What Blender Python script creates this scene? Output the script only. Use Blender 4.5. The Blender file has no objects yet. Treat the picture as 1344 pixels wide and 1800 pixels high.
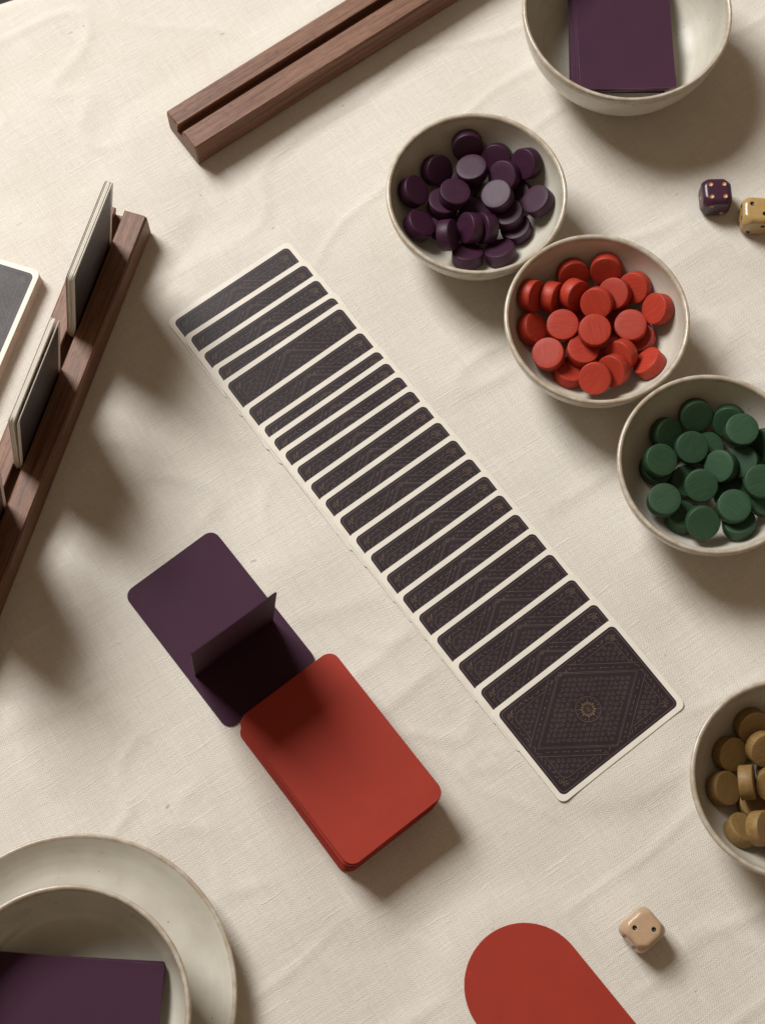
import bpy, bmesh, math, random
from mathutils import Vector, Matrix, noise

random.seed(7)
S = 0.001                      # everything below is written in millimetres
sc = bpy.context.scene
COL = sc.collection

# ------------------------------------------------------------------ camera
W, H, F = 1344.0, 1800.0, 3000.0
TILT, DIST = math.radians(18.0), 976.7
CAM = Vector((0, -math.sin(TILT), math.cos(TILT))) * DIST
cam_data = bpy.data.cameras.new('camera')
cam_data.sensor_fit = 'VERTICAL'
cam_data.sensor_height = 36.0
cam_data.lens = 36.0 * F / H
cam_data.clip_start = 0.01
cam_data.clip_end = 20.0
cam_data.dof.use_dof = True
cam_data.dof.focus_distance = 0.955
cam_data.dof.aperture_fstop = 13.0
cam = bpy.data.objects.new('camera', cam_data)
cam.location = CAM * S
cam.rotation_euler = (TILT, 0, 0)
COL.objects.link(cam)
sc.camera = cam

# ------------------------------------------------------------------ light
world = bpy.data.worlds.new('World')
sc.world = world
world.use_nodes = True
bg = world.node_tree.nodes['Background']
bg.inputs['Color'].default_value = (1.0, 0.74, 0.50, 1)
bg.inputs['Strength'].default_value = 0.20

LAMP = Vector((-1080, 1200, 1700))
ld = bpy.data.lights.new('window_lamp', 'AREA')
ld.shape = 'RECTANGLE'
ld.size, ld.size_y = 0.86, 0.92
ld.energy = 74.5
ld.color = (0.99, 1.0, 0.985)
lo = bpy.data.objects.new('window_lamp', ld)
lo.location = LAMP * S
lo.rotation_euler = (Vector((20, 0, 0)) - LAMP).to_track_quat('-Z', 'Y').to_euler()
COL.objects.link(lo)

sc.view_settings.view_transform = 'Standard'
sc.view_settings.look = 'None'
sc.view_settings.exposure = 0.0
sc.view_settings.gamma = 1.0
sc.view_settings.use_curve_mapping = False

# ------------------------------------------------------------------ helpers
FW = -CAM.normalized()
RT = Vector((1, 0, 0))
UPV = RT.cross(FW)


def un(u, v, z):
    """photo pixel + height above the cloth (mm) -> point in mm"""
    d = RT * ((u - W / 2) / F) - UPV * ((v - H / 2) / F) + FW
    return CAM + d * ((z - CAM.z) / d.z)


def mesh_from(name, verts, faces, mat, smooth=True):
    me = bpy.data.meshes.new(name)
    me.from_pydata([tuple(c * S for c in v) for v in verts], [], faces)
    me.materials.append(mat)
    if smooth:
        me.polygons.foreach_set('use_smooth', [True] * len(me.polygons))
    me.update()
    return me


def link(name, me, parent=None, loc=None, mat4=None):
    o = bpy.data.objects.new(name, me)
    COL.objects.link(o)
    if parent is not None:
        o.parent = parent
    if loc is not None:
        o.location = Vector(loc) * S
    if mat4 is not None:
        m = mat4.copy()
        m.translation = m.translation * S
        o.matrix_world = m
    return o


def tag(o, label, cat, group=None):
    o['label'] = label
    o['category'] = cat
    if group:
        o['group'] = group
    return o


def lathe(profile, n=96, closed_axis=True):
    verts, faces = [], []
    rings = []
    for (r, z) in profile:
        if r < 1e-6:
            rings.append([len(verts)])
            verts.append((0, 0, z))
        else:
            ring = []
            for k in range(n):
                a = 2 * math.pi * k / n
                ring.append(len(verts))
                verts.append((r * math.cos(a), r * math.sin(a), z))
            rings.append(ring)
    for A, B in zip(rings[:-1], rings[1:]):
        for k in range(n):
            k2 = (k + 1) % n
            if len(A) == 1 and len(B) == 1:
                continue
            if len(A) == 1:
                faces.append((A[0], B[k], B[k2]))
            elif len(B) == 1:
                faces.append((A[k], B[0], A[k2]))
            else:
                faces.append((A[k], B[k], B[k2], A[k2]))
    return verts, faces


def round_rect(l, w, r, seg=7):
    pts = []
    for cx, cy, a0 in ((l/2-r, w/2-r, 0), (-l/2+r, w/2-r, 90), (-l/2+r, -w/2+r, 180), (l/2-r, -w/2+r, 270)):
        for k in range(seg + 1):
            a = math.radians(a0 + 90.0 * k / seg)
            pts.append((cx + r * math.cos(a), cy + r * math.sin(a)))
    return pts


def slab(pts, t, bev=0.0):
    """flat plate from an outline, underside at z = 0, edges eased by bev"""
    n = len(pts)
    cx = sum(p[0] for p in pts) / n
    cy = sum(p[1] for p in pts) / n

    def ring(z, inset):
        out = []
        for i, p in enumerate(pts):
            a, b = pts[i - 1], pts[(i + 1) % n]
            tx, ty = b[0] - a[0], b[1] - a[1]
            L = math.hypot(tx, ty) or 1
            out.append((p[0] - ty / L * inset, p[1] + tx / L * inset, z))
        return out
    rings = [ring(0, bev), ring(bev, 0), ring(t - bev, 0), ring(t, bev)] if bev else [ring(0, 0), ring(t, 0)]
    verts = [v for r in rings for v in r]
    faces = [tuple(range(n))[::-1], tuple(range(n * (len(rings) - 1), n * len(rings)))]
    for j in range(len(rings) - 1):
        for i in range(n):
            i2 = (i + 1) % n
            faces.append((j*n+i, j*n+i2, (j+1)*n+i2, (j+1)*n+i))
    return verts, faces


# ------------------------------------------------------------------ materials
class Nodes:
    def __init__(self, name):
        self.m = bpy.data.materials.new(name)
        self.m.use_nodes = True
        self.t = self.m.node_tree
        self.b = self.t.nodes['Principled BSDF']

    def new(self, kind, **kw):
        n = self.t.nodes.new(kind)
        for k, v in kw.items():
            setattr(n, k, v)
        return n

    def put(self, sock, v):
        if isinstance(v, bpy.types.NodeSocket):
            self.t.links.new(v, sock)
        else:
            sock.default_value = v

    def math(self, op, a, b=0.0, c=0.0):
        n = self.new('ShaderNodeMath', operation=op)
        for i, v in enumerate((a, b, c)):
            if i < len(n.inputs):
                self.put(n.inputs[i], v)
        return n.outputs[0]

    def coords(self, rot=0.0, scale=(1000, 1000, 1000), kind='Object', loc=None):
        tc = self.new('ShaderNodeTexCoord')
        mp = self.new('ShaderNodeMapping')
        self.put(mp.inputs['Vector'], tc.outputs[kind])
        mp.inputs['Rotation'].default_value = (0, 0, rot)
        mp.inputs['Scale'].default_value = scale
        if loc is not None:
            self.put(mp.inputs['Location'], loc)
        return mp.outputs[0]

    def stretch(self, vec, scale):
        mp = self.new('ShaderNodeMapping')
        self.put(mp.inputs['Vector'], vec)
        mp.inputs['Scale'].default_value = scale
        return mp.outputs[0]

    def noise(self, vec, scale=1.0, detail=3.0, rough=0.5, dist=0.0):
        n = self.new('ShaderNodeTexNoise')
        self.put(n.inputs['Vector'], vec)
        n.inputs['Scale'].default_value = scale
        n.inputs['Detail'].default_value = detail
        n.inputs['Roughness'].default_value = rough
        n.inputs['Distortion'].default_value = dist
        return n.outputs['Fac']

    def ramp(self, fac, stops):
        n = self.new('ShaderNodeValToRGB')
        self.put(n.inputs['Fac'], fac)
        e = n.color_ramp.elements
        while len(e) < len(stops):
            e.new(0.5)
        for el, (p, c) in zip(e, stops):
            el.position = p
            el.color = c if len(c) == 4 else (*c, 1)
        return n.outputs['Color']

    def val(self, fac, a, b, lo=0.0, hi=1.0):
        n = self.new('ShaderNodeMapRange')
        self.put(n.inputs['Value'], fac)
        n.inputs['From Min'].default_value = a
        n.inputs['From Max'].default_value = b
        n.inputs['To Min'].default_value = lo
        n.inputs['To Max'].default_value = hi
        return n.outputs[0]

    def mix(self, fac, a, b, mode='MIX'):
        n = self.new('ShaderNodeMix', data_type='RGBA', blend_type=mode)
        self.put(n.inputs['Factor'], fac)
        for s, v in ((n.inputs[6], a), (n.inputs[7], b)):
            self.put(s, v if isinstance(v, bpy.types.NodeSocket) else (*v[:3], 1))
        return n.outputs[2]

    def bump(self, h, strength, dist):
        n = self.new('ShaderNodeBump')
        n.inputs['Strength'].default_value = strength
        n.inputs['Distance'].default_value = dist * S
        self.put(n.inputs['Height'], h)
        self.put(self.b.inputs['Normal'], n.outputs[0])

    def set(self, **kw):
        for k, v in kw.items():
            self.put(self.b.inputs[k.replace('_', ' ')], v)
        return self.m


def linen():
    k = Nodes('linen')
    v0 = k.coords(rot=math.radians(-33))
    wob = k.new('ShaderNodeTexNoise')
    k.put(wob.inputs['Vector'], v0)
    wob.inputs['Scale'].default_value = 0.09
    wob.inputs['Detail'].default_value = 3
    sub = k.new('ShaderNodeVectorMath', operation='SUBTRACT')
    k.put(sub.inputs[0], wob.outputs['Color'])
    sub.inputs[1].default_value = (0.5, 0.5, 0.5)
    scl = k.new('ShaderNodeVectorMath', operation='SCALE')
    k.put(scl.inputs[0], sub.outputs[0])
    scl.inputs['Scale'].default_value = 3.0
    add = k.new('ShaderNodeVectorMath', operation='ADD')
    k.put(add.inputs[0], v0)
    k.put(add.inputs[1], scl.outputs[0])
    v = add.outputs[0]
    sep = k.new('ShaderNodeSeparateXYZ')
    k.put(sep.inputs[0], v)
    P = 2 * math.pi / 1.25
    sx = k.math('SINE', k.math('MULTIPLY', sep.outputs[0], P))
    sy = k.math('SINE', k.math('MULTIPLY', sep.outputs[1], P))
    weave = k.math('MULTIPLY', sx, sy)
    # uneven yarns: long thin streaks along both thread directions
    warp = k.noise(k.stretch(v, (0.022, 1.1, 1)), 1.0, 2.0, 0.6)
    weft = k.noise(k.stretch(v, (1.1, 0.03, 1)), 1.0, 2.0, 0.6)
    slub = k.noise(k.stretch(v, (0.028, 1.0, 1)), 0.8, 1.0, 0.5)
    slub = k.val(slub, 0.66, 0.74)
    slub2 = k.noise(k.stretch(v, (1.0, 0.035, 1)), 0.8, 1.0, 0.5)
    slub2 = k.val(slub2, 0.68, 0.76)
    grain = k.noise(v, 1.1, 2.0, 0.7)
    h = k.math('MULTIPLY', weave, 0.22)
    for s_, w_ in ((warp, 0.62), (weft, 0.45), (grain, 0.45), (slub, 0.32), (slub2, 0.28)):
        h = k.math('ADD', h, k.math('MULTIPLY', s_, w_))
    soft = k.noise(v, 0.012, 3.0, 0.55)
    col = k.mix(k.val(soft, 0.3, 0.7), (0.69, 0.638, 0.565), (0.735, 0.69, 0.625))
    yarn = k.math('ADD', k.math('MULTIPLY', warp, 0.5), k.math('MULTIPLY', weft, 0.5))
    col = k.mix(k.val(yarn, 0.35, 0.68), k.mix(1.0, col, (0.88, 0.86, 0.84), 'MULTIPLY'), col)
    col = k.mix(k.math('MULTIPLY', slub, 0.35), col, (0.78, 0.73, 0.65))
    col = k.mix(k.val(weave, -1, 1, 0.10, 0.0), col, (0.40, 0.34, 0.26))
    fleck = k.noise(k.stretch(v, (0.35, 0.6, 1)), 0.35, 1.0, 0.4)
    col = k.mix(k.val(fleck, 0.80, 0.83, 0, 0.45), col, (0.25, 0.19, 0.13))
    k.bump(h, 0.75, 0.42)
    return k.set(Base_Color=col, Roughness=0.92, Sheen_Weight=0.15, Sheen_Roughness=0.5, Specular_IOR_Level=0.15)


def paper(name, col, rough=0.6, var=0.06, spec=0.35):
    k = Nodes(name)
    v = k.coords()
    n = k.noise(v, 0.06, 3.0, 0.55)
    f = k.noise(v, 3.0, 2.0, 0.6)
    dark = tuple(c * (1 - var) for c in col)
    light = tuple(min(1, c * (1 + var)) for c in col)
    k.bump(f, 0.12, 0.05)
    return k.set(Base_Color=k.mix(k.val(n, 0.3, 0.7), dark, light), Roughness=k.val(n, 0.3, 0.7, rough - 0.05, rough + 0.05), Specular_IOR_Level=spec)


def walnut(name='walnut'):
    k = Nodes(name)
    info = k.new('ShaderNodeObjectInfo')
    off = k.new('ShaderNodeCombineXYZ')
    k.put(off.inputs[1], k.math('MULTIPLY', info.outputs['Random'], 300.0))
    v = k.coords(loc=off.outputs[0])
    bands = k.noise(k.stretch(v, (0.010, 0.26, 0.26)), 1.0, 5.0, 0.62, 0.5)
    fine = k.noise(k.stretch(v, (0.03, 1.1, 1.1)), 1.0, 3.0, 0.6)
    pores = k.noise(k.stretch(v, (0.16, 2.6, 2.6)), 1.0, 1.0, 0.4)
    pores = k.val(pores, 0.60, 0.70)
    col = k.ramp(bands, [(0.30, (0.070, 0.029, 0.016)), (0.45, (0.185, 0.083, 0.049)), (0.56, (0.265, 0.130, 0.080)), (0.70, (0.120, 0.052, 0.030))])
    col = k.mix(k.val(fine, 0.35, 0.65, 0.55, 0.0), col, (0.09, 0.042, 0.025))
    col = k.mix(k.math('MULTIPLY', pores, 0.6), col, (0.05, 0.022, 0.013))
    hgt = k.math('SUBTRACT', k.math('MULTIPLY', fine, 0.4), pores)
    k.bump(hgt, 0.35, 0.15)
    return k.set(Base_Color=col, Roughness=k.val(bands, 0.3, 0.7, 0.42, 0.55), Specular_IOR_Level=0.4)


def glaze(name, edge=0.0):
    k = Nodes(name)
    v = k.coords()
    n = k.noise(v, 0.045, 4.0, 0.55)
    ringv = k.noise(k.stretch(v, (0.02, 0.02, 0.55)), 1.0, 2.0, 0.5)
    col = k.mix(k.val(n, 0.3, 0.7), (0.50, 0.46, 0.385), (0.60, 0.56, 0.48))
    col = k.mix(k.val(ringv, 0.35, 0.7, 0.0, 0.22), col, (0.40, 0.35, 0.27))
    vor = k.new('ShaderNodeTexVoronoi')
    k.put(vor.inputs['Vector'], v)
    vor.inputs['Scale'].default_value = 0.24
    rnd = k.new('ShaderNodeSeparateColor')
    k.put(rnd.inputs[0], vor.outputs['Color'])
    spot = k.math('LESS_THAN', vor.outputs['Distance'], k.math('MULTIPLY', k.val(rnd.outputs[0], 0.72, 1.0, 0.0, 1.0), 0.11))
    col = k.mix(k.math('MULTIPLY', spot, 0.75), col, (0.13, 0.085, 0.05))
    if edge:
        e = k.noise(v, 0.16, 4.0, 0.6)
        col = k.mix(k.val(e, 0.30, 0.62, 0.10, edge), col, (0.34, 0.245, 0.155))
    bmp = k.noise(v, 0.22, 2.0, 0.5)
    k.bump(k.math('ADD', k.math('MULTIPLY', bmp, 0.5), ringv), 0.10, 0.6)
    return k.set(Base_Color=col, Roughness=k.val(n, 0.3, 0.7, 0.24, 0.38), Coat_Weight=0.25, Coat_Roughness=0.18)


def token_paint(name, col):
    k = Nodes(name)
    info = k.new('ShaderNodeObjectInfo')
    off = k.new('ShaderNodeCombineXYZ')
    k.put(off.inputs[0], k.math('MULTIPLY', info.outputs['Random'], 500.0))
    k.put(off.inputs[1], k.math('MULTIPLY', info.outputs['Random'], 170.0))
    v = k.coords(loc=off.outputs[0])
    grain = k.noise(k.stretch(v, (0.12, 2.0, 0.35)), 1.0, 2.0, 0.55)
    fine = k.noise(v, 2.6, 2.0, 0.6)
    base = k.mix(info.outputs['Random'], tuple(c * 0.90 for c in col), tuple(min(1, c * 1.12) for c in col))
    base = k.mix(k.val(grain, 0.40, 0.62, 0.38, 0.0), base, tuple(c * 0.45 for c in col))
    k.bump(k.math('ADD', grain, k.math('MULTIPLY', fine, 0.5)), 0.45, 0.12)
    return k.set(Base_Color=base, Roughness=k.val(fine, 0.3, 0.7, 0.42, 0.58), Specular_IOR_Level=0.32)


def simple(name, col, rough, spec=0.5, metal=0.0, coat=0.0):
    k = Nodes(name)
    v = k.coords()
    n = k.noise(v, 0.25, 3.0, 0.5)
    c = k.mix(k.val(n, 0.3, 0.7), tuple(x * 0.93 for x in col), tuple(min(1, x * 1.07) for x in col))
    return k.set(Base_Color=c, Roughness=rough, Specular_IOR_Level=spec, Metallic=metal, Coat_Weight=coat)


M = {
    'linen': linen(),
    'floor': simple('dark_floor', (0.02, 0.016, 0.012), 0.7),
    'stock': paper('card_stock', (0.72, 0.66, 0.58), 0.5),
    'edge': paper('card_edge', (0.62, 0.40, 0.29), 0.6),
    'print': paper('card_print', (0.0235, 0.0135, 0.0165), 0.44, 0.08, 0.29),
    'ink': paper('card_ink', (0.098, 0.071, 0.063), 0.5, 0.2, 0.3),
    'gold': paper('card_gold_ink', (0.125, 0.076, 0.044), 0.45, 0.2, 0.3),
    'red': paper('red_board', (0.315, 0.032, 0.018), 0.62, 0.04, 0.2),
    'plum': paper('plum_board', (0.046, 0.0135, 0.0315), 0.62, 0.05, 0.18),
    'plum_edge': paper('plum_cut_edge', (0.13, 0.075, 0.10), 0.6, 0.1),
    'walnut': walnut(),
    'glaze': glaze('stoneware_glaze'),
    'rim': glaze('stoneware_rim', 0.75),
    't_purple': token_paint('plum_paint', (0.040, 0.0085, 0.026)),
    't_red': token_paint('red_paint', (0.385, 0.036, 0.017)),
    't_green': token_paint('green_paint', (0.026, 0.066, 0.031)),
    't_tan': token_paint('ochre_paint', (0.25, 0.148, 0.052)),
    'die_purple': simple('plum_resin', (0.045, 0.014, 0.030), 0.33, 0.45, 0, 0.05),
    'die_tan': simple('ochre_resin', (0.40, 0.255, 0.10), 0.25, 0.5, 0, 0.3),
    'die_wood': simple('beige_resin', (0.45, 0.30, 0.185), 0.32, 0.45, 0, 0.1),
    'pip_gold': simple('gold_pip', (0.55, 0.28, 0.14), 0.3, 0.5),
    'pip_dark': simple('dark_pip', (0.012, 0.009, 0.007), 0.2, 0.5),
}

# ------------------------------------------------------------------ the cloth
EDGE_N, EDGE_D = Vector((-0.41, 0.912)), 403.0   # where the cloth falls over the table edge


def cloth_height(x, y):
    a = math.radians(33)
    u, v = x * math.cos(a) + y * math.sin(a), -x * math.sin(a) + y * math.cos(a)
    n1 = noise.noise(Vector((u / 105.0, v / 62.0, 3.1)))
    n2 = noise.noise(Vector((u / 46.0 + 5, v / 27.0, 8.7)))
    w = noise.noise(Vector((u / 90.0, v / 90.0, 21.0)))
    crease = 1.0 - abs(noise.noise(Vector((u / 190.0 + 0.5 * w, v / 48.0, 14.0))))
    crease = max(0.0, crease - 0.90) / 0.10
    lump = 1.0 - abs(noise.noise(Vector((u / 62.0 + 9 + v / 400.0, v / 170.0 + 0.6 * w, 31.0))))
    lump = max(0.0, lump - 0.9) / 0.1
    h = 1.65 * n1 + 0.34 * n2 + 0.85 * crease ** 1.5 + 0.55 * lump ** 1.5
    return -1.8 + h


FLAT = [((-75, 122), (115, -116), 40), ((-135, -45), (-20, -185), 36), ((75, -262), (130, -330), 34), ((135, -235), (136, -235), 12),
        ((205, 193), (225, 186), 14), ((-132, 236), (60, 376), 18), ((-155, 184), (-240, -90), 20), ((-235, 110), (-225, 130), 45),
        ((54.8, 182.3), (54.8, 182), 28), ((121.7, 102.6), (121.7, 102), 28), ((182, 15), (182, 16), 28), ((212.8, -159), (212.8, -158), 28),
        ((146, 300), (146, 301), 34), ((-158, -268), (-158, -269), 54)]


def keep_flat(x, y):
    p = Vector((x, y))
    best = 1.0
    for a, b, r in FLAT:
        a, b = Vector(a), Vector(b)
        t = max(0.0, min(1.0, (p - a).dot(b - a) / (b - a).length_squared))
        d = ((p - a - (b - a) * t).length - r) / 26.0
        d = max(0.0, min(1.0, d))
        best = min(best, d * d * (3 - 2 * d))
    return 0.12 + 0.88 * best


CL = []
STEP = 2.5
NX, NY = 340, 340
X0, Y0 = -425.0, -420.0
for j in range(NY):
    for i in range(NX):
        x, y = X0 + i * STEP, Y0 + j * STEP
        z = min(-0.02, cloth_height(x, y) * keep_flat(x, y))
        e = EDGE_N.x * x + EDGE_N.y * y - EDGE_D
        e += 2.5 * noise.noise(Vector((x / 60, y / 60, 2)))
        if e > 0:
            R = 9.0
            if e < R * math.pi / 2:
                a = e / R
                back = e - R * math.sin(a)
                z -= R * (1 - math.cos(a))
            else:
                back = e - R
                z -= R + (e - R * math.pi / 2)
            x -= EDGE_N.x * back
            y -= EDGE_N.y * back
        CL.append((x, y, z))
CF = [(j*NX+i, j*NX+i+1, (j+1)*NX+i+1, (j+1)*NX+i) for j in range(NY-1) for i in range(NX-1)]
cloth = link('tablecloth', mesh_from('tablecloth', CL, CF, M['linen']))
cloth['kind'] = 'structure'
fl = link('floor', mesh_from('floor', [(-3000, -3000, -740), (3000, -3000, -740), (3000, 3000, -740), (-3000, 3000, -740)], [(0, 1, 2, 3)], M['floor']))
fl['kind'] = 'structure'

# ------------------------------------------------------------------ card meshes
CARD_L, CARD_W, CARD_T = 89.0, 63.0, 0.30


class Strip:
    def __init__(self):
        self.v, self.f = [], []

    def line(self, pts, w=0.26, closed=False):
        pts = [Vector((p[0], p[1])) for p in pts]
        n = len(pts)
        base = len(self.v)
        for i, p in enumerate(pts):
            a = pts[i - 1] if (closed or i > 0) else p
            b = pts[(i + 1) % n] if (closed or i < n - 1) else p
            t = (b - a)
            t = t.normalized() if t.length > 1e-9 else Vector((1, 0))
            s = Vector((-t.y, t.x)) * (w / 2)
            self.v += [(p.x + s.x, p.y + s.y, 0), (p.x - s.x, p.y - s.y, 0)]
        for i in range(n if closed else n - 1):
            j = (i + 1) % n
            self.f.append((base+2*i, base+2*i+1, base+2*j+1, base+2*j))

    def ring(self, cx, cy, r, w=0.26, n=9, a0=0.0, a1=None):
        if a1 is None:
            self.line([(cx + r*math.cos(2*math.pi*k/n), cy + r*math.sin(2*math.pi*k/n)) for k in range(n)], w, True)
        else:
            self.line([(cx + r*math.cos(a0+(a1-a0)*k/n), cy + r*math.sin(a0+(a1-a0)*k/n)) for k in range(n+1)], w)

    def petal(self, cx, cy, a, r0, r1, wd):
        base = len(self.v)
        c, s = math.cos(a), math.sin(a)
        for rr, ww in ((r0, 0.08), (r0 + (r1-r0)*0.55, wd/2), (r1, 0.12)):
            for q in (-ww, ww):
                self.v.append((cx + rr*c - q*s, cy + rr*s + q*c, 0))
        self.f += [(base, base+1, base+3, base+2), (base+2, base+3, base+5, base+4)]


def card_ornament():
    """line-work of the card back; x along the long side"""
    rnd = random.Random(3)
    st, gd = Strip(), Strip()
    hl, hw = 41.5, 28.5
    st.line(round_rect(2*hl-2.4, 2*hw-2.4, 2.4), 0.30, True)
    il, iw = hl - 7.6, hw - 7.6

    def chamfer(l, w, c):
        return [(l, w-c), (l-c, w), (-l+c, w), (-l, w-c), (-l, -w+c), (-l+c, -w), (l-c, -w), (l, -w+c)]
    A, B = 36.0, 25.6

    def inside_d(x, y, m):
        return abs(x)/A + abs(y)/B <= 1 - m
    # inner panel outline, broken by the diamond band
    ch = chamfer(il + 1.4, iw + 1.4, 2.6)
    for i in range(8):
        p, q = ch[i], ch[(i+1) % 8]
        run = []
        for s_ in range(41):
            x = p[0]+(q[0]-p[0])*s_/40
            y = p[1]+(q[1]-p[1])*s_/40
            if not inside_d(x, y, -0.20):
                run.append((x, y))
            else:
                if len(run) > 1:
                    st.line(run, 0.26)
                run = []
        if len(run) > 1:
            st.line(run, 0.26)
    # diamond: twin lines and an outer band line
    for k, w in ((1.0, 0.30), (0.965, 0.24)):
        st.line([(A*k, 0), (0, B*k), (-A*k, 0), (0, -B*k)], w, True)
    for sx in (1, -1):
        for sy in (1, -1):
            K = 1.21
            pts = []
            for s_ in range(61):
                t = s_/60
                x, y = A*K*(1-t), B*K*t
                if x < hl-2.0 and y < hw-2.0:
                    pts.append((x*sx, y*sy))
            st.line(pts, 0.26)
            # dashes along the band
            t = 0.16
            while t < 0.84:
                L = rnd.uniform(0.02, 0.07)
                x0, y0 = A*1.10*(1-t), B*1.10*t
                x1, y1 = A*1.10*(1-t-L), B*1.10*(t+L)
                if rnd.random() < 0.75:
                    st.line([(x0*sx, y0*sy), ((x0+x1)/2*sx+rnd.uniform(-.2, .2), (y0+y1)/2*sy), (x1*sx, y1*sy)], 0.30)
                else:
                    gd.ring(x0*sx, y0*sy, 0.35, 0.3, 6)
                t += L + rnd.uniform(0.02, 0.05)
    # lattice of little rosettes, rows follow the diamond's sides
    e1, e2 = Vector((A, B)).normalized(), Vector((A, -B)).normalized()
    SP = 2.95
    for i in range(-22, 23):
        for j in range(-22, 23):
            p = e1*(i*SP) + e2*(j*SP)
            x, y = p.x, p.y
            if inside_d(x, y, 0.085):
                if math.hypot(x, y) < 8.6:
                    continue
            elif abs(x) < il and abs(y) < iw and not inside_d(x, y, -0.28) and abs(x)/(il)+abs(y)/(iw) < 1.86:
                pass
            else:
                continue
            a = rnd.uniform(0, 6.28)
            st.ring(x, y, 0.95, 0.20, 8, a, a + rnd.uniform(4.2, 6.0))
            st.ring(x, y, 0.32, 0.16, 5)
    # vines in the margin
    for sgn in (1, -1):
        for along, half, off in (('x', hl-6, hw-4.1), ('y', hw-6, hl-4.1)):
            t = -half
            while t < half:
                L = rnd.uniform(1.6, 3.4)
                pts = []
                ph = rnd.uniform(0, 6.28)
                for q in range(5):
                    a_ = t + L*q/4
                    b_ = off*sgn + 0.75*math.sin(a_*1.5+ph)
                    pts.append((a_, b_) if along == 'x' else (b_, a_))
                st.line(pts, 0.28)
                if rnd.random() < 0.4:
                    p = pts[2]
                    st.ring(p[0]+rnd.uniform(-.5, .5), p[1]+rnd.uniform(-.5, .5), 0.45, 0.25, 6)
                t += L + rnd.uniform(0.5, 1.3)
    # corner sprigs
    for sx in (1, -1):
        for sy in (1, -1):
            cx, cy = (hl-5.4)*sx, (hw-5.4)*sy
            for q in range(7):
                a = 2*math.pi*q/7 + rnd.uniform(-.2, .2)
                gd.petal(cx, cy, a, 0.8, rnd.uniform(1.6, 2.7), 0.42)
            gd.ring(cx, cy, 0.4, 0.3, 6)
    # medallion
    st.ring(0, 0, 7.0, 0.32, 40)
    for q in range(16):
        a = 2*math.pi*q/16 + math.pi/16
        gd.petal(0, 0, a, 2.3, 4.2 if q % 2 else 4.9, 1.25)
        gd.ring(5.9*math.cos(a), 5.9*math.sin(a), 0.22, 0.3, 5)
    gd.petal(0, -1.4, math.pi/2, 0.0, 2.8, 0.8)
    gd.ring(0, 0, 1.45, 0.22, 14)
    return st, gd


ORN, GOLD = card_ornament()
me_stock = mesh_from('card_stock', *slab(round_rect(CARD_L, CARD_W, 4.2), CARD_T, 0.05), M['stock'], False)
pp = round_rect(83.0, 57.0, 3.2)
me_print = mesh_from('card_print', [(x, y, 0) for x, y in pp], [tuple(range(len(pp)))], M['print'], False)
me_orn = mesh_from('card_ornament', ORN.v, ORN.f, M['ink'], False)
me_gold = mesh_from('card_gold', GOLD.v, GOLD.f, M['gold'], False)


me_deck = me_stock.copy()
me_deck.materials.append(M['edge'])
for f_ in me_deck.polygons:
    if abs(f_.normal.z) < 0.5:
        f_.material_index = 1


def playing_card(mat4, label, group, printed=True, ornament=True, flip=False, stock=None):
    o = link('playing_card', stock or me_stock, mat4=mat4)
    tag(o, label, 'card', group)
    if printed:
        z = -0.02 if flip else CARD_T + 0.02
        p = link('printed_panel', me_print, o, (0, 0, z))
        if flip:
            p.rotation_euler = (math.pi, 0, 0)
        if ornament:
            link('line_ornament', me_orn, p, (0, 0, 0.02))
            link('gold_ornament', me_gold, p, (0, 0, 0.02))
    return o


# ------------------------------------------------------------------ spread of cards
SPREAD = [(-73.68, 120.44, 36.66), (-63.63, 108.28, 35.90), (-55.56, 98.12, 36.38), (-47.03, 87.16, 34.94), (-41.10, 79.13, 36.66),
          (-28.51, 63.69, 37.24), (-19.21, 51.82, 36.57), (-13.46, 44.14, 36.86), (-6.82, 35.66, 36.22), (0.18, 26.67, 36.32),
          (8.13, 17.08, 36.98), (16.52, 7.11, 36.99), (24.96, -3.70, 36.49), (34.11, -15.23, 36.49), (42.52, -25.76, 36.35),
          (51.44, -37.29, 36.87), (60.54, -48.93, 37.27), (69.50, -60.37, 36.96), (79.39, -72.75, 37.32), (91.23, -87.60, 37.26),
          (103.38, -102.14, 37.61), (113.09, -114.61, 37.74)]
ORD = ['', 'second', 'third', 'fourth', 'fifth', 'sixth', 'seventh', 'eighth', 'ninth', 'tenth', 'eleventh']
slopes, poss = [], []
axis = Vector((0.6, -0.8))
for k, (x, y, th) in enumerate(SPREAD):
    s = x * axis.x + y * axis.y
    m = 0.0
    for sj, mj in zip(poss, slopes):
        d = s - sj
        if d < 60:
            m = max(m, (CARD_T + 0.12) / d, (mj * (63 - d) + CARD_T + 0.14) / 63.0)
    poss.append(s)
    slopes.append(m)
    mat = Matrix.Translation((x, y, 0.05 + m * 31.5)) @ Matrix.Rotation(math.radians(th), 4, 'Z') @ Matrix.Rotation(math.atan(m), 4, 'X')
    n = len(SPREAD)
    if k == n - 1:
        lab = 'fully uncovered top card of the spread, round medallion in the middle of its dark back'
    elif k == 0:
        lab = 'dark patterned card at the buried lower end of the spread, nearest the rack'
    elif k < n // 2:
        lab = 'overlapped patterned card, %s from the lowest end of the spread near the rack' % ORD[k]
    else:
        lab = 'overlapped patterned card, %s back from the spread\'s fully uncovered card' % ORD[n - 1 - k].replace('second', 'second')
        if n - 1 - k == 1:
            lab = 'overlapped patterned card directly under the spread\'s fully uncovered card'
    playing_card(mat, lab, 'cards of the overlapping spread')

# ------------------------------------------------------------------ card racks
RW, RH, RL = 32.0, 20.0, 300.0
SLOPE = math.tan(math.radians(9.8))


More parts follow.
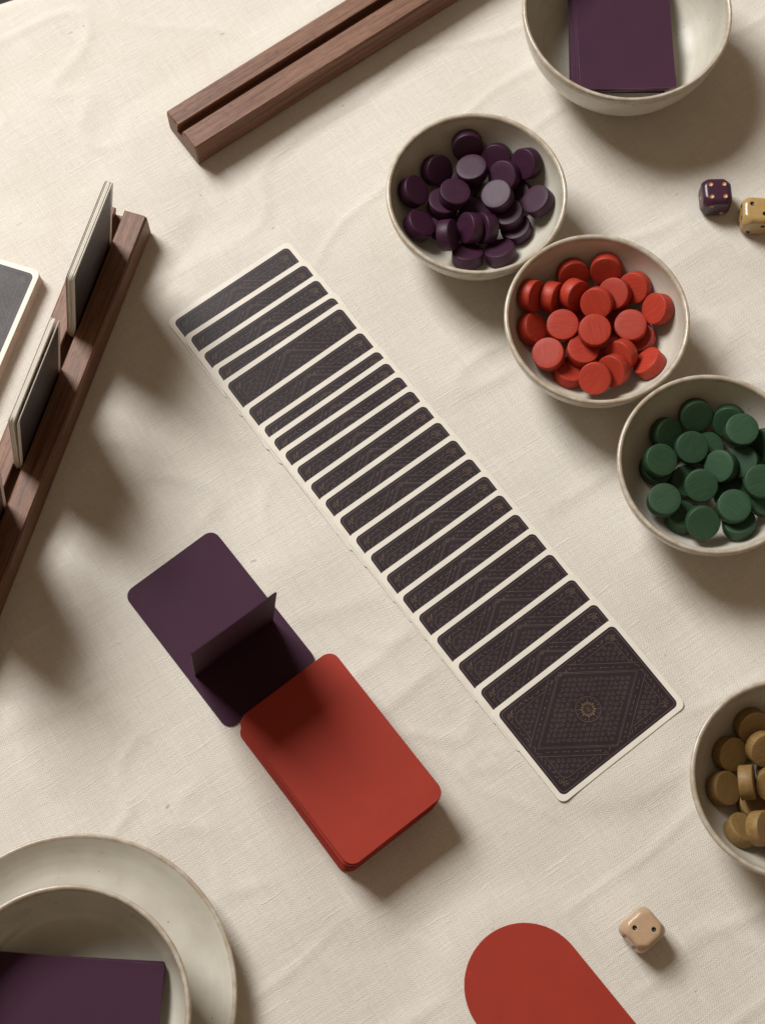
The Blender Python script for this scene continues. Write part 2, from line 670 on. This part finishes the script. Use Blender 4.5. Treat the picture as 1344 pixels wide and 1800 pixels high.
def rack_mesh():
    """x along the rack from its end, y across (0 .. RW), slot leaning to +y"""
    c = 1.2
    y1, y2, dep = 12.4, 17.8, 9.5
    prof = [(c, 0), (RW - c, 0), (RW, c), (RW, RH - c), (RW - c, RH),
            (y2 + .5, RH), (y2, RH - .5), (y2 - dep * SLOPE, RH - dep), (y1 - dep * SLOPE, RH - dep), (y1, RH - .5), (y1 - .5, RH),
            (c, RH), (0, RH - c), (0, c)]
    n = len(prof)
    cy, cz = RW / 2, RH / 2
    verts = []
    for x, ins in ((0, 0.7), (0.8, 0), (RL - 0.8, 0), (RL, 0.7)):
        for i, (y, z) in enumerate(prof):
            k = ins if not (5 <= i <= 10) else 0
            verts.append((x, y + (k if y < cy else -k), z + (k if z < cz else -k)) if k else (x, y, z if not (5 <= i <= 10 and z > RH - 0.3 and ins) else z - ins))
    faces = [tuple(range(n)), tuple(range(3 * n, 4 * n))[::-1]]
    for j in range(3):
        for i in range(n):
            i2 = (i + 1) % n
            faces.append((j*n+i, (j+1)*n+i, (j+1)*n+i2, j*n+i2))
    return mesh_from('rack_block', verts, faces, M['walnut'], False)


me_rack = rack_mesh()


def rack_matrix(corner, along, across):
    m = Matrix.Identity(4)
    for i, v in enumerate((along, across, Vector((0, 0, 1)))):
        for r in range(3):
            m[r][i] = v[r]
    m.translation = Vector((corner[0], corner[1], 0))
    return m


def fix_normals(o):
    bm = bmesh.new()
    bm.from_mesh(o.data)
    bmesh.ops.recalc_face_normals(bm, faces=bm.faces)
    bm.to_mesh(o.data)
    bm.free()


a1 = math.radians(36.1)
d1, q1 = Vector((math.cos(a1), math.sin(a1), 0)), Vector((math.sin(a1), -math.cos(a1), 0))
c1 = Vector((-112.4, 223.3, 0)) - q1 * RW
R1 = rack_matrix(c1, d1, q1)
rack_a = link('card_rack', me_rack, mat4=R1)
tag(rack_a, 'empty walnut card rack with a long slot, nothing standing in it', 'card rack', 'walnut card racks')
fix_normals(rack_a)
d2 = Vector((-0.297, -0.955, 0)).normalized()
q2 = Vector((-d2.y, d2.x, 0))
q2 = Vector((0.955, -0.297, 0)).normalized()
c2 = Vector((-139.4, 178.0, 0)) - q2 * RW
R2 = rack_matrix(c2, d2, q2)
# keep it right-handed: start from the far end and run the other way
rack_b = link('card_rack', me_rack, mat4=R2)
tag(rack_b, 'walnut card rack holding packs of cards upright in its slot', 'card rack', 'walnut card racks')


def rack_card(s0, yq, lean, label, group, face, jit=0.0):
    """portrait card standing in rack b's slot; yq is its place across the slot"""
    z0 = RH - 9.5 + 0.3
    ca, sa = math.cos(lean), math.sin(lean)
    up = q2 * sa + Vector((0, 0, ca))
    nrm = q2 * ca - Vector((0, 0, sa))
    x = up                                    # long side of the card goes up
    m = Matrix.Identity(4)
    y = nrm.cross(x)
    for i, v in enumerate((x, y, nrm)):
        for r in range(3):
            m[r][i] = v[r]
    base = c2 + d2 * (s0 + 31.5 + jit) + q2 * yq + Vector((0, 0, z0))
    m.translation = base + up * (CARD_L / 2)
    return playing_card(m, label, group, printed=face, ornament=face)


LEAN = math.radians(9.8)
GAPS = [[0, .42, .80, .82, .84, .86, .88, .90, 1.26, 1.28], [0, .02, .40, .42, .44, .46, .48, .50, .52, 1.0], [0, .1, .2, .5, .52, .54, .56, .9, .92, 1.1]]
WHERE = ['pack nearest the rack\'s visible end', 'middle pack of the rack', 'third pack along the rack']
for p, (s0, ncard) in enumerate(((21.0, 10), (106.5, 10), (192.0, 10))):
    left = 12.4 - 9.5 * SLOPE + 0.35
    for k in range(ncard):
        lean = LEAN + random.uniform(-0.0003, 0.0003)
        front = k == ncard - 1
        yq = left + (k * 0.312 + GAPS[p][k])
        if p == 1 and front:
            lean += 0.016
            yq += 0.22
        jit = random.uniform(-0.5, 0.5)
        if front:
            rack_card(s0, yq, lean, 'front card of the %s, dark printed face turned outwards' % WHERE[p], 'front cards of the upright packs', True, jit)
        else:
            rack_card(s0, yq, lean, 'cream edged card inside the %s, behind its front card' % WHERE[p], 'cards inside the %s' % WHERE[p], False, jit)

# deck lying beside the rack
dk = Vector((-202.4, 147.2, 0))
dd = Vector((-0.312, -0.950, 0)).normalized()
dq = Vector((-dd.y, dd.x, 0))
if dq.x > 0:
    dq = -dq
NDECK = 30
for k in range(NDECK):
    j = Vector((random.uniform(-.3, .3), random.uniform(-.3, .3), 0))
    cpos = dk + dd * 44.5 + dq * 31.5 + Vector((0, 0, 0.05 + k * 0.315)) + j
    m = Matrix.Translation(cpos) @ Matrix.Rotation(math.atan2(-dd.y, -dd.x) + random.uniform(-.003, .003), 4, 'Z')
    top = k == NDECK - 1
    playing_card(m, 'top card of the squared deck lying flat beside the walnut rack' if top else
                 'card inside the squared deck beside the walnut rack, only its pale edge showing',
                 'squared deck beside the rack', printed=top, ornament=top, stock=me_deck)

# ------------------------------------------------------------------ plain red and plum boards
RED_T = 0.93
me_red = mesh_from('red_board', *slab(round_rect(99.0, 63.0, 6.0), RED_T, 0.10), M['red'], False)
th = math.radians(37.8)
ux, uy = Vector((math.cos(th), math.sin(th), 0)), Vector((math.sin(th), -math.cos(th), 0))
rc = Vector((-77.43, -125.6, 0)) + ux * 31.5 + uy * 49.8
NRED = 30
slip = Vector((0, 0, 0))
for k in range(NRED):
    f = 1 - k / (NRED - 1)
    if k % 5 == 0:
        slip = Vector((random.uniform(-.8, .8), random.uniform(-.6, .6), 0))
    off = Vector((-3.2, -0.6, 0)) * f + (slip + Vector((random.uniform(-.5, .5), random.uniform(-.5, .5), 0))) * (0 if k == NRED - 1 else 1)
    m = Matrix.Translation(rc + off + Vector((0, 0, 0.05 + k * (RED_T + 0.025)))) @ Matrix.Rotation(th - math.pi / 2 + random.uniform(-.011, .011) * (k < NRED - 1), 4, 'Z')
    o = link('red_card', me_red, mat4=m)
    tag(o, 'top card of the tall red stack, shadow falling across its plain face' if k == NRED - 1 else
        'plain red card inside the tall red stack, only its edge showing', 'card', 'tall stack of red cards')

me_plum = mesh_from('plum_board', *slab(round_rect(98.5, 62.6, 6.0), 0.9, 0.10), M['plum'], False)
pth = math.radians(38.2)
pux, puy = Vector((math.cos(pth), math.sin(pth), 0)), Vector((math.sin(pth), -math.cos(pth), 0))
pc = Vector((-145.8, -48.9, 0)) + pux * 31.3 + puy * 49.2
stand = bpy.data.objects.new('folded_card', None)
COL.objects.link(stand)
stand.location = Vector((pc.x, pc.y, 0)) * S
stand.empty_display_size = 0.02
tag(stand, 'plain plum card lying flat with an upright flap across it', 'card')
m = Matrix.Rotation(pth - math.pi / 2, 4, 'Z')
bo = link('base_card', me_plum, stand)
bo.rotation_euler = (0, 0, pth - math.pi / 2)
bo.location = (0, 0, 0.05 * S)
FH = 100.0
b0, b1 = un(342, 1187, 1), un(479, 1089, 1)
t0, t1 = un(329.5, 1153, FH), un(480, 1042, FH)
lo_, hi_ = (b0 + b1) / 2, (t0 + t1) / 2
fx = ((b1 - b0) + (t1 - t0)).normalized()
fy = (hi_ - lo_)
flen = fy.length
fy = (fy - fx * fy.dot(fx)).normalized()
fz = fx.cross(fy)
wb, wt = (b1 - b0).length, (t1 - t0).length
out = [(-wb/2, 0), (wb/2, 0)]
for sgn, a0 in ((1, 0), (-1, 90)):
    for k in range(6):
        a = math.radians(a0 + 18 * k)
        out.append((sgn * (wt/2 - 2.5) + 2.5 * math.cos(a), flen - 2.5 + 2.5 * math.sin(a)))
me_flap = mesh_from('plum_flap', *slab(out, 0.8, 0.08), M['plum'], False)
mm = Matrix.Identity(4)
for i, v in enumerate((fx, fy, fz)):
    for r in range(3):
        mm[r][i] = v[r]
fo = link('upright_flap', me_flap, stand)
loc = lo_ - pc
mm.translation = Vector((loc.x, loc.y, 0.93)) * S
fo.matrix_local = mm

# round-ended red card
pts = []
ol, orad = 150.0, 32.4
for k in range(41):
    a = math.pi / 2 + math.pi * k / 40
    pts.append((-(ol/2 - orad) + orad * math.cos(a), orad * math.sin(a)))
for k in range(41):
    a = -math.pi / 2 + math.pi * k / 40
    pts.append(((ol/2 - orad) + orad * math.cos(a), orad * math.sin(a)))
me_oval = mesh_from('red_oval', *slab(pts, 0.9, 0.10), M['red'], False)
oa = math.radians(-51.2)
oc = Vector((75.2, -261.7, 0)) + Vector((math.cos(oa), math.sin(oa), 0)) * (ol/2 - orad)
o = link('rounded_card', me_oval, mat4=Matrix.Translation(oc + Vector((0, 0, 0.05))) @ Matrix.Rotation(oa, 4, 'Z'))
tag(o, 'flat red card with a fully rounded end lying alone near the beige die', 'card')

# ------------------------------------------------------------------ bowls and plate
from_small_in = [(0, 6), (8, 6.05), (15, 6.2), (21, 6.9), (26, 8), (31.5, 10.2), (36, 13), (40, 16.6), (43, 20.5), (45.6, 24.8), (47.5, 29), (48.7, 33), (49.4, 37), (49.6, 39.0)]
from_small_rim = [(49.6, 39.0), (49.8, 40.3), (50.2, 41.3), (51.2, 42.0), (52.3, 41.8), (52.7, 41.0), (52.8, 40.0), (52.65, 38.6), (52.4, 37.2)]
from_small_out = [(52.4, 37.2), (51.5, 33.0), (50.0, 28.2), (47.8, 23.2), (45.0, 18.6), (41.6, 14.0), (37.5, 9.8), (33, 6.4), (28.5, 4.0), (25.2, 2.9), (24.2, 2.2), (24.0, 0.6), (23.5, 0.0), (21.0, 0.0), (20.3, 0.7), (19.8, 2.0), (0, 2.2)]
big_in = [(0, 6), (12, 6.1), (24, 6.5), (33, 7.6), (40, 9.6), (46, 13.0), (50.5, 17.2), (54, 22.4), (56.6, 28.5), (58.4, 35), (59.2, 42), (59.5, 47), (59.6, 48.8)]
big_rim = [(59.6, 48.8), (59.8, 50.1), (60.2, 51.1), (61.2, 51.9), (62.2, 51.7), (62.6, 50.9), (62.7, 49.8), (62.55, 48.2), (62.4, 46.5)]
big_out = [(62.4, 46.5), (61.6, 41.5), (60.2, 35), (58.0, 28.4), (55.0, 21.8), (51.2, 15.8), (46.6, 10.8), (41, 7.0), (35.5, 4.6), (31.8, 3.4), (30.8, 2.6), (30.6, 0.7), (30, 0), (27.4, 0), (26.8, 0.7), (26.2, 2.2), (0, 2.4)]
plate_in = [(0, 5), (20, 5.0), (40, 5.1), (54, 5.5), (62, 6.3), (67, 7.6), (71.5, 9.6), (75.5, 12.2), (79, 15.0), (81.5, 17.2)]
plate_rim = [(81.5, 17.2), (82.3, 17.9), (83.1, 18.3), (83.8, 18.0), (84.1, 17.2), (83.9, 16.3), (83.3, 15.4)]
plate_out = [(83.3, 15.4), (80.5, 12.6), (76, 9.3), (70.5, 6.2), (64, 3.9), (57, 2.6), (52.5, 2.1), (51.6, 1.6), (51.4, 0.4), (51, 0), (48, 0), (47.5, 0.5), (47, 1.8), (0, 2.0)]


def flip(vf):
    v, f = vf
    return v, [t[::-1] for t in f]


def vessel(name, parts, loc, label, cat, group=None):
    root = bpy.data.objects.new(name, None)
    COL.objects.link(root)
    root.location = Vector(loc) * S
    root.empty_display_size = 0.02
    tag(root, label, cat, group)
    for pn, me in parts:
        link(pn, me, root)
    return root


def vessel_parts(i, r, o, n=128):
    a = mesh_from('inner_wall', *flip(lathe(i, n)), M['glaze'])
    b = mesh_from('rim', *flip(lathe(r, n)), M['rim'])
    c = mesh_from('outer_wall', *flip(lathe(o, n)), M['glaze'])
    for me in (a, b, c):
        bm = bmesh.new()
        bm.from_mesh(me)
        # the profile runs inside -> rim -> outside; make faces look outwards from the clay
        for f in bm.faces:
            f.normal_update()
        bm.to_mesh(me)
        bm.free()
    return [('inner_wall', a), ('rim', b), ('outer_wall', c)]


SM = vessel_parts(from_small_in, from_small_rim, from_small_out)
BG = vessel_parts(big_in, big_rim, big_out)
PL = vessel_parts(plate_in, plate_rim, plate_out)
BOWLS = {'purple': (54.8, 182.3), 'red': (121.7, 102.6), 'green': (182.1, 15.1), 'tan': (212.8, -158.9)}
CNAME = {'purple': 'plum', 'red': 'red', 'green': 'green', 'tan': 'ochre'}
for key, (bx, by) in BOWLS.items():
    r = vessel('ceramic_bowl', SM, (bx, by, 0), 'small beige stoneware bowl filled with %s wooden discs' % CNAME[key], 'bowl', 'small stoneware bowls of discs')
    r.rotation_euler = (0, 0, random.uniform(0, 6))
TRC = Vector((146.2, 299.5, 0))
r = vessel('ceramic_bowl', BG, TRC, 'large beige stoneware bowl standing on the cloth with plum cards inside', 'bowl', 'large stoneware bowls')
PLC = Vector((-158.6, -268.6, 0))
vessel('ceramic_plate', PL, PLC, 'wide speckled stoneware plate with a bowl standing on it', 'plate')
BLC = Vector((-156.5, -277.5, 5.25))
r = vessel('ceramic_bowl', BG, BLC, 'large beige stoneware bowl standing on the plate with plum cards inside', 'bowl', 'large stoneware bowls')
r.rotation_euler = (0, 0, 2.2)

me_pc = mesh_from('plum_small_board', *slab(round_rect(86.0, 58.0, 1.2, 4), 0.42, 0.06), M['plum'], False)
me_pd = mesh_from('plum_low_board', *slab(round_rect(87.0, 56.0, 1.2, 4), 0.42, 0.06), M['plum'], False)


for me_ in (me_pc, me_pd):
    me_.materials.append(M['plum_edge'])
    for f_ in me_.polygons:
        if abs(f_.normal.z) < 0.9:
            f_.material_index = 1


def bowl_cards(c, z0, rot, n, label_top, label_in, group, jit, fan=0.0, me=None):
    me = me or me_pc
    for k in range(n):
        a = rot + (random.uniform(-jit, jit) if k < n - 1 else 0)
        x, y = (random.uniform(-.5, .5) + fan * (1 - k / (n - 1)), random.uniform(-.9, .9)) if k < n - 1 else (0, 0)
        m = Matrix.Translation(c + Vector((x, y, z0 + k * 0.62))) @ Matrix.Rotation(a, 4, 'Z') @ Matrix.Rotation(math.radians(0.22 * (k - n + 1)), 4, 'X')
        o = link('plum_card', me, mat4=m)
        tag(o, label_top if k == n - 1 else label_in, 'card', group)


bowl_cards(TRC + Vector((2.0, 5.6, 0)), 19.6, math.radians(91.0), 8, 'top plum card in the bowl standing directly on the cloth',
           'plum card under the top one in the bowl standing directly on the cloth', 'plum cards in the bowl on the cloth', 0.035, -5.0)
bowl_cards(BLC + Vector((0.0, 0.6, 0)), 18.9, math.radians(-4.5), 7, 'top plum card in the bowl that stands on the plate',
           'plum card under the top one in the bowl that stands on the plate', 'plum cards in the bowl on the plate', 0.03, 0.0, me_pd)

# ------------------------------------------------------------------ wooden discs
TOKENS = {
 'purple': [
  (-4.1,39.7,25.67,0.055,-0.859,0.509),
  (-22.35,26.35,19.84,0.541,-0.436,0.719),
  (-1.58,23.5,25.04,-0.192,0.149,0.97),
  (13.59,33.11,21.26,-0.284,-0.612,0.739),
  (17.59,19.27,25.35,-0.507,-0.402,0.762),
  (30.49,26.02,28.56,-0.669,-0.432,0.605),
  (13.01,4.18,28.94,-0.361,-0.034,0.932),
  (37.1,2.38,25.86,-0.588,0.087,0.804),
  (19.61,-3.56,20.43,-0.229,0.102,0.968),
  (24.86,-10.12,14.07,-0.329,0.168,0.929),
  (-12.27,7.72,24.54,0.147,0.122,0.982),
  (-18.73,5.04,17.95,0.14,0.135,0.981),
  (-36.48,8.89,25.61,0.639,-0.048,0.768),
  (-33.29,-11.39,21.84,0.562,0.157,0.812),
  (-16.59,-19.06,24.46,0.909,-0.107,0.402),
  (-3.19,-13.18,21.95,-0.842,-0.194,0.503),
  (6.18,-12.22,20.1,-0.871,-0.228,0.436),
  (-4.53,-28.26,15.45,-0.019,0.506,0.862),
  (14.8,-26.53,16.38,-0.282,0.48,0.831),
  (0.22,3.29,10.44,0.055,-0.015,0.998),
  (25.26,13.38,14.95,-0.41,-0.192,0.891),
  (-4.74,21.43,12.72,0.079,-0.197,0.977),
  (-17.41,-7.28,11.56,0.137,0.119,0.983),
 ],
 'red': [
  (8.75,38.48,24.67,-0.157,-0.817,0.555),
  (-10.62,36.29,22.34,0.195,-0.768,0.61),
  (-35.67,20.22,27.82,0.81,-0.386,0.44),
  (-22.91,21.53,22.52,0.85,-0.391,0.353),
  (-10.3,22.44,23.87,0.644,-0.561,0.52),
  (2.25,15.53,27.37,-0.344,-0.551,0.761),
  (13.09,22.51,24.83,-0.439,-0.318,0.84),
  (25.27,27.37,23.23,-0.508,-0.499,0.702),
  (37.33,12.23,26.18,-0.764,-0.171,0.622),
  (-17.5,3.64,21.66,-0.066,-0.132,0.989),
  (-0,-2.43,28.44,-0.055,-0.187,0.981),
  (21.6,2.75,23.42,-0.169,-0.155,0.973),
  (-34.99,2.51,19.64,0.684,-0.083,0.725),
  (-26.2,-14.49,22.29,-0.249,-0.141,0.958),
  (-6.25,-11.2,19.38,0.086,0.046,0.995),
  (15.62,-14.83,21.84,-0.643,-0.512,0.569),
  (10.76,-24.34,22.26,-0.598,-0.507,0.621),
  (-0.24,-30.25,24.75,-0.257,-0.433,0.864),
  (31.52,-20.04,22.02,-0.691,0.378,0.616),
  (-13.47,-22.14,13.51,0.158,0.3,0.941),
  (15.64,13.28,13.33,-0.255,-0.151,0.955),
  (27.75,-0.98,15.48,-0.334,-0.063,0.94),
  (-3.68,12.13,10.52,0.014,-0.07,0.997),
  (6.65,-3.32,10.14,-0.023,0.015,1),
 ],
 'green': [
  (-4.06,35.69,21.97,0.091,-0.644,0.76),
  (14.9,32.48,21.01,-0.236,-0.645,0.726),
  (19.28,22.87,30.82,-0.024,-0.063,0.998),
  (-20.73,25.66,18.34,0.481,-0.411,0.774),
  (-7.5,16.53,20.11,0.067,-0.244,0.967),
  (-26.37,7.28,24.23,0.229,-0.164,0.959),
  (-27,6.12,15.65,0.281,-0.196,0.94),
  (8.91,5.23,20.56,-0.597,-0.223,0.771),
  (21.83,8.17,20.09,-0.524,-0.213,0.824),
  (33.41,17.67,22.21,-0.692,-0.379,0.614),
  (-3.5,-6.59,22.17,-0.111,-0.378,0.919),
  (-9.87,-0.86,11.19,0.101,-0.1,0.99),
  (-25.23,-16.46,24.7,-0.002,-0.022,1),
  (12.27,-21.78,29.9,-0.009,-0.065,0.998),
  (16.47,-28.87,21.21,-0.166,0.314,0.935),
  (-4.53,-29.4,25.32,0.004,-0.427,0.904),
  (26.84,-9.08,35.8,-0.055,-0.209,0.976),
  (30.08,-15.73,24.75,-0.013,-0.096,0.995),
  (-13.8,-23.42,15.18,0.219,0.219,0.951),
  (14.89,-7.3,10.9,-0.095,0.043,0.995),
  (3,19.26,12.16,-0.02,-0.25,0.968),
  (40.39,4.68,35.53,-0.617,-0.07,0.784),
 ],
 'tan': [
  (-14.35,31.75,19.38,0.283,-0.615,0.736),
  (-26.37,16.85,16.36,0.47,-0.314,0.825),
  (-9.45,18.48,22.45,0.26,-0.455,0.852),
  (-31.05,-1.94,16.86,0.549,-0.061,0.834),
  (-19.72,0.29,24.18,0.946,0.016,0.323),
  (-13.29,-8.46,10.82,0.078,0.067,0.995),
  (-22.94,-24.21,17.93,0.41,0.453,0.792),
  (-14.56,-24.18,26.71,0.687,-0.057,0.724),
  (-6.02,-0.67,24.91,-0.251,-0.482,0.84),
  (4.46,26.93,15.39,-0.195,-0.487,0.851),
  (5.07,6.46,17.85,0.108,-0.077,0.991),
  (6.14,-14.33,21.64,0.135,0.017,0.991),
  (-0.76,-30.27,16.17,0.001,0.5,0.866),
  (21.07,17.12,14.99,-0.367,-0.114,0.923),
  (21.51,-2.54,12.64,-0.296,0.073,0.952),
  (15.94,-21,13.83,-0.189,0.312,0.931),
  (-1.82,8.67,10.26,0.028,-0.03,0.999),
 ],
}

TR, TT = 9.3, 7.6


def token_mesh(mat):
    h = TT / 2
    b = 0.55
    prof = [(0, h), (TR * 0.6, h), (TR - b - 0.1, h), (TR - b * 0.55, h - 0.08), (TR - 0.12, h - 0.42), (TR, h - b - 0.1), (TR, 0),
            (TR, -h + b + 0.1), (TR - 0.12, -h + 0.42), (TR - b * 0.55, -h + 0.08), (TR - b - 0.1, -h), (TR * 0.6, -h), (0, -h)]
    me = mesh_from('disc', *flip(lathe(prof, 44)), mat)
    bm = bmesh.new()
    bm.from_mesh(me)
    bmesh.ops.recalc_face_normals(bm, faces=bm.faces)
    bm.to_mesh(me)
    bm.free()
    return me


def tilt_word(n):
    t = math.degrees(math.acos(max(-1, min(1, n.z))))
    if t < 14:
        return 'lying flat'
    if t < 36:
        return 'tilted'
    if t < 52:
        return 'steeply tilted'
    return 'standing on edge'


TOKLAB = {
 'purple': ['dark plum disc leaning on the bowl wall facing the large bowl, rim lit', 'shaded plum disc leaning on the wall beside the rim-lit dark one',
  'pale striped plum disc lying flat beside the shaded leaning ones', 'plum disc half hidden behind the flat striped one', 'tilted plum disc next to the flat striped one, touching it',
  'plum disc with grain lines leaning on the wall away from the lamp', 'palest striped plum disc lying on top of a short pile',
  'pale plum disc leaning alone on the wall away from the lamp', 'plum disc directly under the palest striped one', 'plum disc at the bottom of the short pile under the palest one',
  'smooth plum disc lying on top over another at the shaded side', 'plum disc half covered by the smooth top one', 'shaded plum disc leaning on the wall at the lamp side',
  'plum disc leaning low on the wall beside the edge-standing one', 'plum disc standing on edge with its bright rim up', 'plum disc standing on edge in a pair, lit face showing',
  'plum disc standing on edge in a pair, rim showing', 'plum disc low at the wall facing the spread, thick side showing, beside the standing pair', 'plum disc low at the wall facing the spread, nearest the red bowl'],
 'red': ['darkest red disc leaning on the wall facing the large bowl, its rim lit', 'shaded red disc leaning next to the darkest one', 'red disc at the lamp-side wall, mostly hidden behind a bright-rimmed one',
  'red disc on edge with its bright rim toward the lamp', 'red disc on edge next to the bright-rimmed one, dark face', 'red disc tilted over its neighbours, shaded face, in the half facing the large bowl', 'bright red disc tilted beside the forward-tilted one',
  'red disc tucked behind the bright tilted one', 'red disc leaning alone on the wall near the dice side', 'flat smooth red disc beside the dark-faced ones', 'flat striped red disc on top in the middle of its bowl',
  'flat red disc on top, away from the lamp, beside the striped middle one', 'red disc leaning on edge against the lamp-side wall', 'pale striped red disc at the lamp-side wall facing the spread', 'flat red disc under the striped middle one',
  'red disc standing on edge, grainy rim up, near the green bowl', 'tilted red disc sandwiched behind the full-circle one', 'red disc facing straight up-forward at the wall facing the spread, full circle', 'red disc leaning at the wall nearest the green bowl',
  'red disc lying low at the wall facing the spread, partly covered by the full-circle one'],
 'green': ['green disc at the wall facing the dice showing a full circle', 'dark green disc behind the shaded full-circle one', 'pale green flat disc on top, away from the lamp', 'darkest green disc leaning on the lamp-side wall',
  'flat green disc on top near the middle, no neighbour above', 'top green disc of the leaning pile at the lamp-side wall', 'green disc under the top one of the lamp-side pile', 'steeply tilted green disc with its rim toward the dice',
  'green disc behind the steeply tilted one', 'dark green disc under the pale flat top one', 'green disc on top in the very middle of the bowl', 'green disc under the middle one, half covered',
  'green disc lying flat at the lamp-side wall facing the ochre bowl, thick side showing', 'striped green disc lying on another at the wall facing the ochre bowl', 'green disc lowest at the wall facing the ochre bowl under the striped one', 'green disc at the wall facing the ochre bowl showing a full circle',
  'grey green grainy disc on top over another, near the dice side', 'green disc under the grey grainy one'],
 'tan': ['shaded ochre disc at the wall facing the green bowl', 'ochre disc with scratches leaning on the lamp-side wall', 'ochre disc with a bright rim beside the shaded wall-leaning one', 'smooth ochre disc leaning on the lamp-side wall below the scratched one',
  'ochre disc standing on edge with a bright rim', 'ochre disc deep under the edge-standing one', 'ochre disc tilted at the wall facing the beige die, thick rim showing', 'ochre disc next to the thick-rimmed tilted one'],
}
for key, rows in TOKENS.items():
    me = token_mesh(M['t_' + key])
    bx, by = BOWLS[key]
    for k, (x, y, z, nx, ny, nz) in enumerate(rows):
        n = Vector((nx, ny, nz)).normalized()
        m = Matrix.Translation((bx + x, by + y, z)) @ Vector((0, 0, 1)).rotation_difference(n).to_matrix().to_4x4() @ Matrix.Rotation(random.uniform(0, 6.28), 4, 'Z')
        o = link('wooden_disc', me, mat4=m)
        L = TOKLAB[key]
        lab = L[k] if k < len(L) else '%s wooden disc buried low among the others in its bowl' % CNAME[key]
        tag(o, lab, 'disc', '%s discs in their bowl' % CNAME[key])


# ------------------------------------------------------------------ dice
def die(center, size, yaw, mat, pipmat, faces, label, pr=1.55):
    h = size / 2
    n = 22
    rs, rb = 1.33 * h, 0.19 * size
    verts, polys, idx = [], [], {}

    def vert(p):
        q = Vector(p)
        inner = Vector([max(-h + rb, min(h - rb, c)) for c in q])
        d = q - inner
        w = inner + d.normalized() * rb if d.length > 1e-6 else q
        if w.length > rs:
            w = w * (rs / w.length)
        key = (round(p[0], 4), round(p[1], 4), round(p[2], 4))
        if key not in idx:
            idx[key] = len(verts)
            verts.append(tuple(w))
        return idx[key]
    for ax in range(3):
        for sgn in (-1, 1):
            for i in range(n):
                for j in range(n):
                    quad = []
                    for (a, b) in ((i, j), (i+1, j), (i+1, j+1), (i, j+1)):
                        p = [0, 0, 0]
                        p[ax] = sgn * h
                        p[(ax+1) % 3] = -h + size * a / n
                        p[(ax+2) % 3] = -h + size * b / n
                        quad.append(vert(p))
                    polys.append(tuple(quad if sgn > 0 else quad[::-1]))
    me = mesh_from('die_body', verts, polys, mat)
    root = bpy.data.objects.new('die', None)
    COL.objects.link(root)
    root.location = Vector((center[0], center[1], h + 0.05)) * S
    root.rotation_euler = (0, 0, yaw)
    root.empty_display_size = 0.01
    tag(root, label, 'die', 'dice')
    body = link('body', me, root)
    # sunk pips: cut little bowls, then line them
    depth = 0.75
    R = (pr*pr + depth*depth) / (2*depth)
    bm = bmesh.new()
    spots = []
    for nrm, uu, vv, pl in faces:
        nrm, uu, vv = Vector(nrm), Vector(uu), Vector(vv)
        for (a, b) in pl:
            c = nrm * h + uu * (a*h) + vv * (b*h)
            spots.append((c, nrm))
            bmesh.ops.create_uvsphere(bm, u_segments=20, v_segments=14, radius=R*S,
                                      matrix=Matrix.Translation((c + nrm*(R-depth))*S))
    cm = bpy.data.meshes.new('pip_cut')
    bm.to_mesh(cm)
    bm.free()
    co = bpy.data.objects.new('pip_cut', cm)
    COL.objects.link(co)
    co.matrix_world = Matrix.Identity(4)
    tmp = bpy.data.objects.new('tmp', me)
    COL.objects.link(tmp)
    md = tmp.modifiers.new('b', 'BOOLEAN')
    md.operation, md.object, md.solver = 'DIFFERENCE', co, 'EXACT'
    dg = bpy.context.evaluated_depsgraph_get()
    dg.update()
    new = bpy.data.meshes.new_from_object(tmp.evaluated_get(dg))
    bpy.data.objects.remove(tmp)
    bpy.data.objects.remove(co)
    new.materials.clear()
    new.materials.append(mat)
    new.polygons.foreach_set('use_smooth', [True] * len(new.polygons))
    body.data = new
    cup = []
    amax = math.asin(min(1, pr / R))
    for k in range(6):
        a = amax * k / 5
        cup.append((R * math.sin(a) * 0.985, R - depth + 0.04 - R * math.cos(a)))
    cme = mesh_from('pip', *lathe(cup, 20), pipmat)
    bm = bmesh.new()
    bm.from_mesh(cme)
    bmesh.ops.recalc_face_normals(bm, faces=bm.faces)
    bm.to_mesh(cme)
    bm.free()
    for c, nrm in spots:
        o = link('pip', cme, root)
        mt = Vector((0, 0, 1)).rotation_difference(nrm).to_matrix().to_4x4()
        mt.translation = c * S
        o.matrix_local = mt
    return root


TOPF = ((0, 0, 1), (1, 0, 0), (0, 1, 0))
FRONT = ((0, -1, 0), (1, 0, 0), (0, 0, 1))
LEFTF = ((-1, 0, 0), (0, -1, 0), (0, 0, 1))
RIGHTF = ((1, 0, 0), (0, 1, 0), (0, 0, 1))
q = .46
c = un(1130.5, 1633, 16.5)
die((c.x, c.y), 18.6, math.radians(40), M['die_wood'], M['pip_dark'],
    [(*TOPF, [(-.38, .38), (.38, -.38)]), (*LEFTF, [(-.4, .42), (-.4, -.2), (.42, .42), (.42, -.2)]), (*FRONT, [(0, 0)]), (*RIGHTF, [(-q, q), (0, 0), (q, -q)])],
    'beige die with two black pips on top, alone by the rounded red card', 1.25)
c = un(1260.5, 335, 17)
die((c.x, c.y), 17.6, math.radians(2), M['die_purple'], M['pip_gold'],
    [(*TOPF, [(-q, q), (-q, -q), (q, q), (q, -q)]), (*FRONT, [(-.45, .5), (.4, -.45)]), (*LEFTF, [(0, 0)])],
    'plum die with four gold pips on top', 1.35)
c = un(1331, 368, 17)
die((c.x, c.y), 17.6, math.radians(-3), M['die_tan'], M['pip_dark'],
    [(*TOPF, [(-.38, .38), (.45, -.34)]), (*FRONT, [(-.4, -.48), (.42, .40)]), (*LEFTF, [(-q, q), (q, q), (q, -q), (-q, -q)])],
    'ochre die with dark pips right beside the plum die', 1.35)
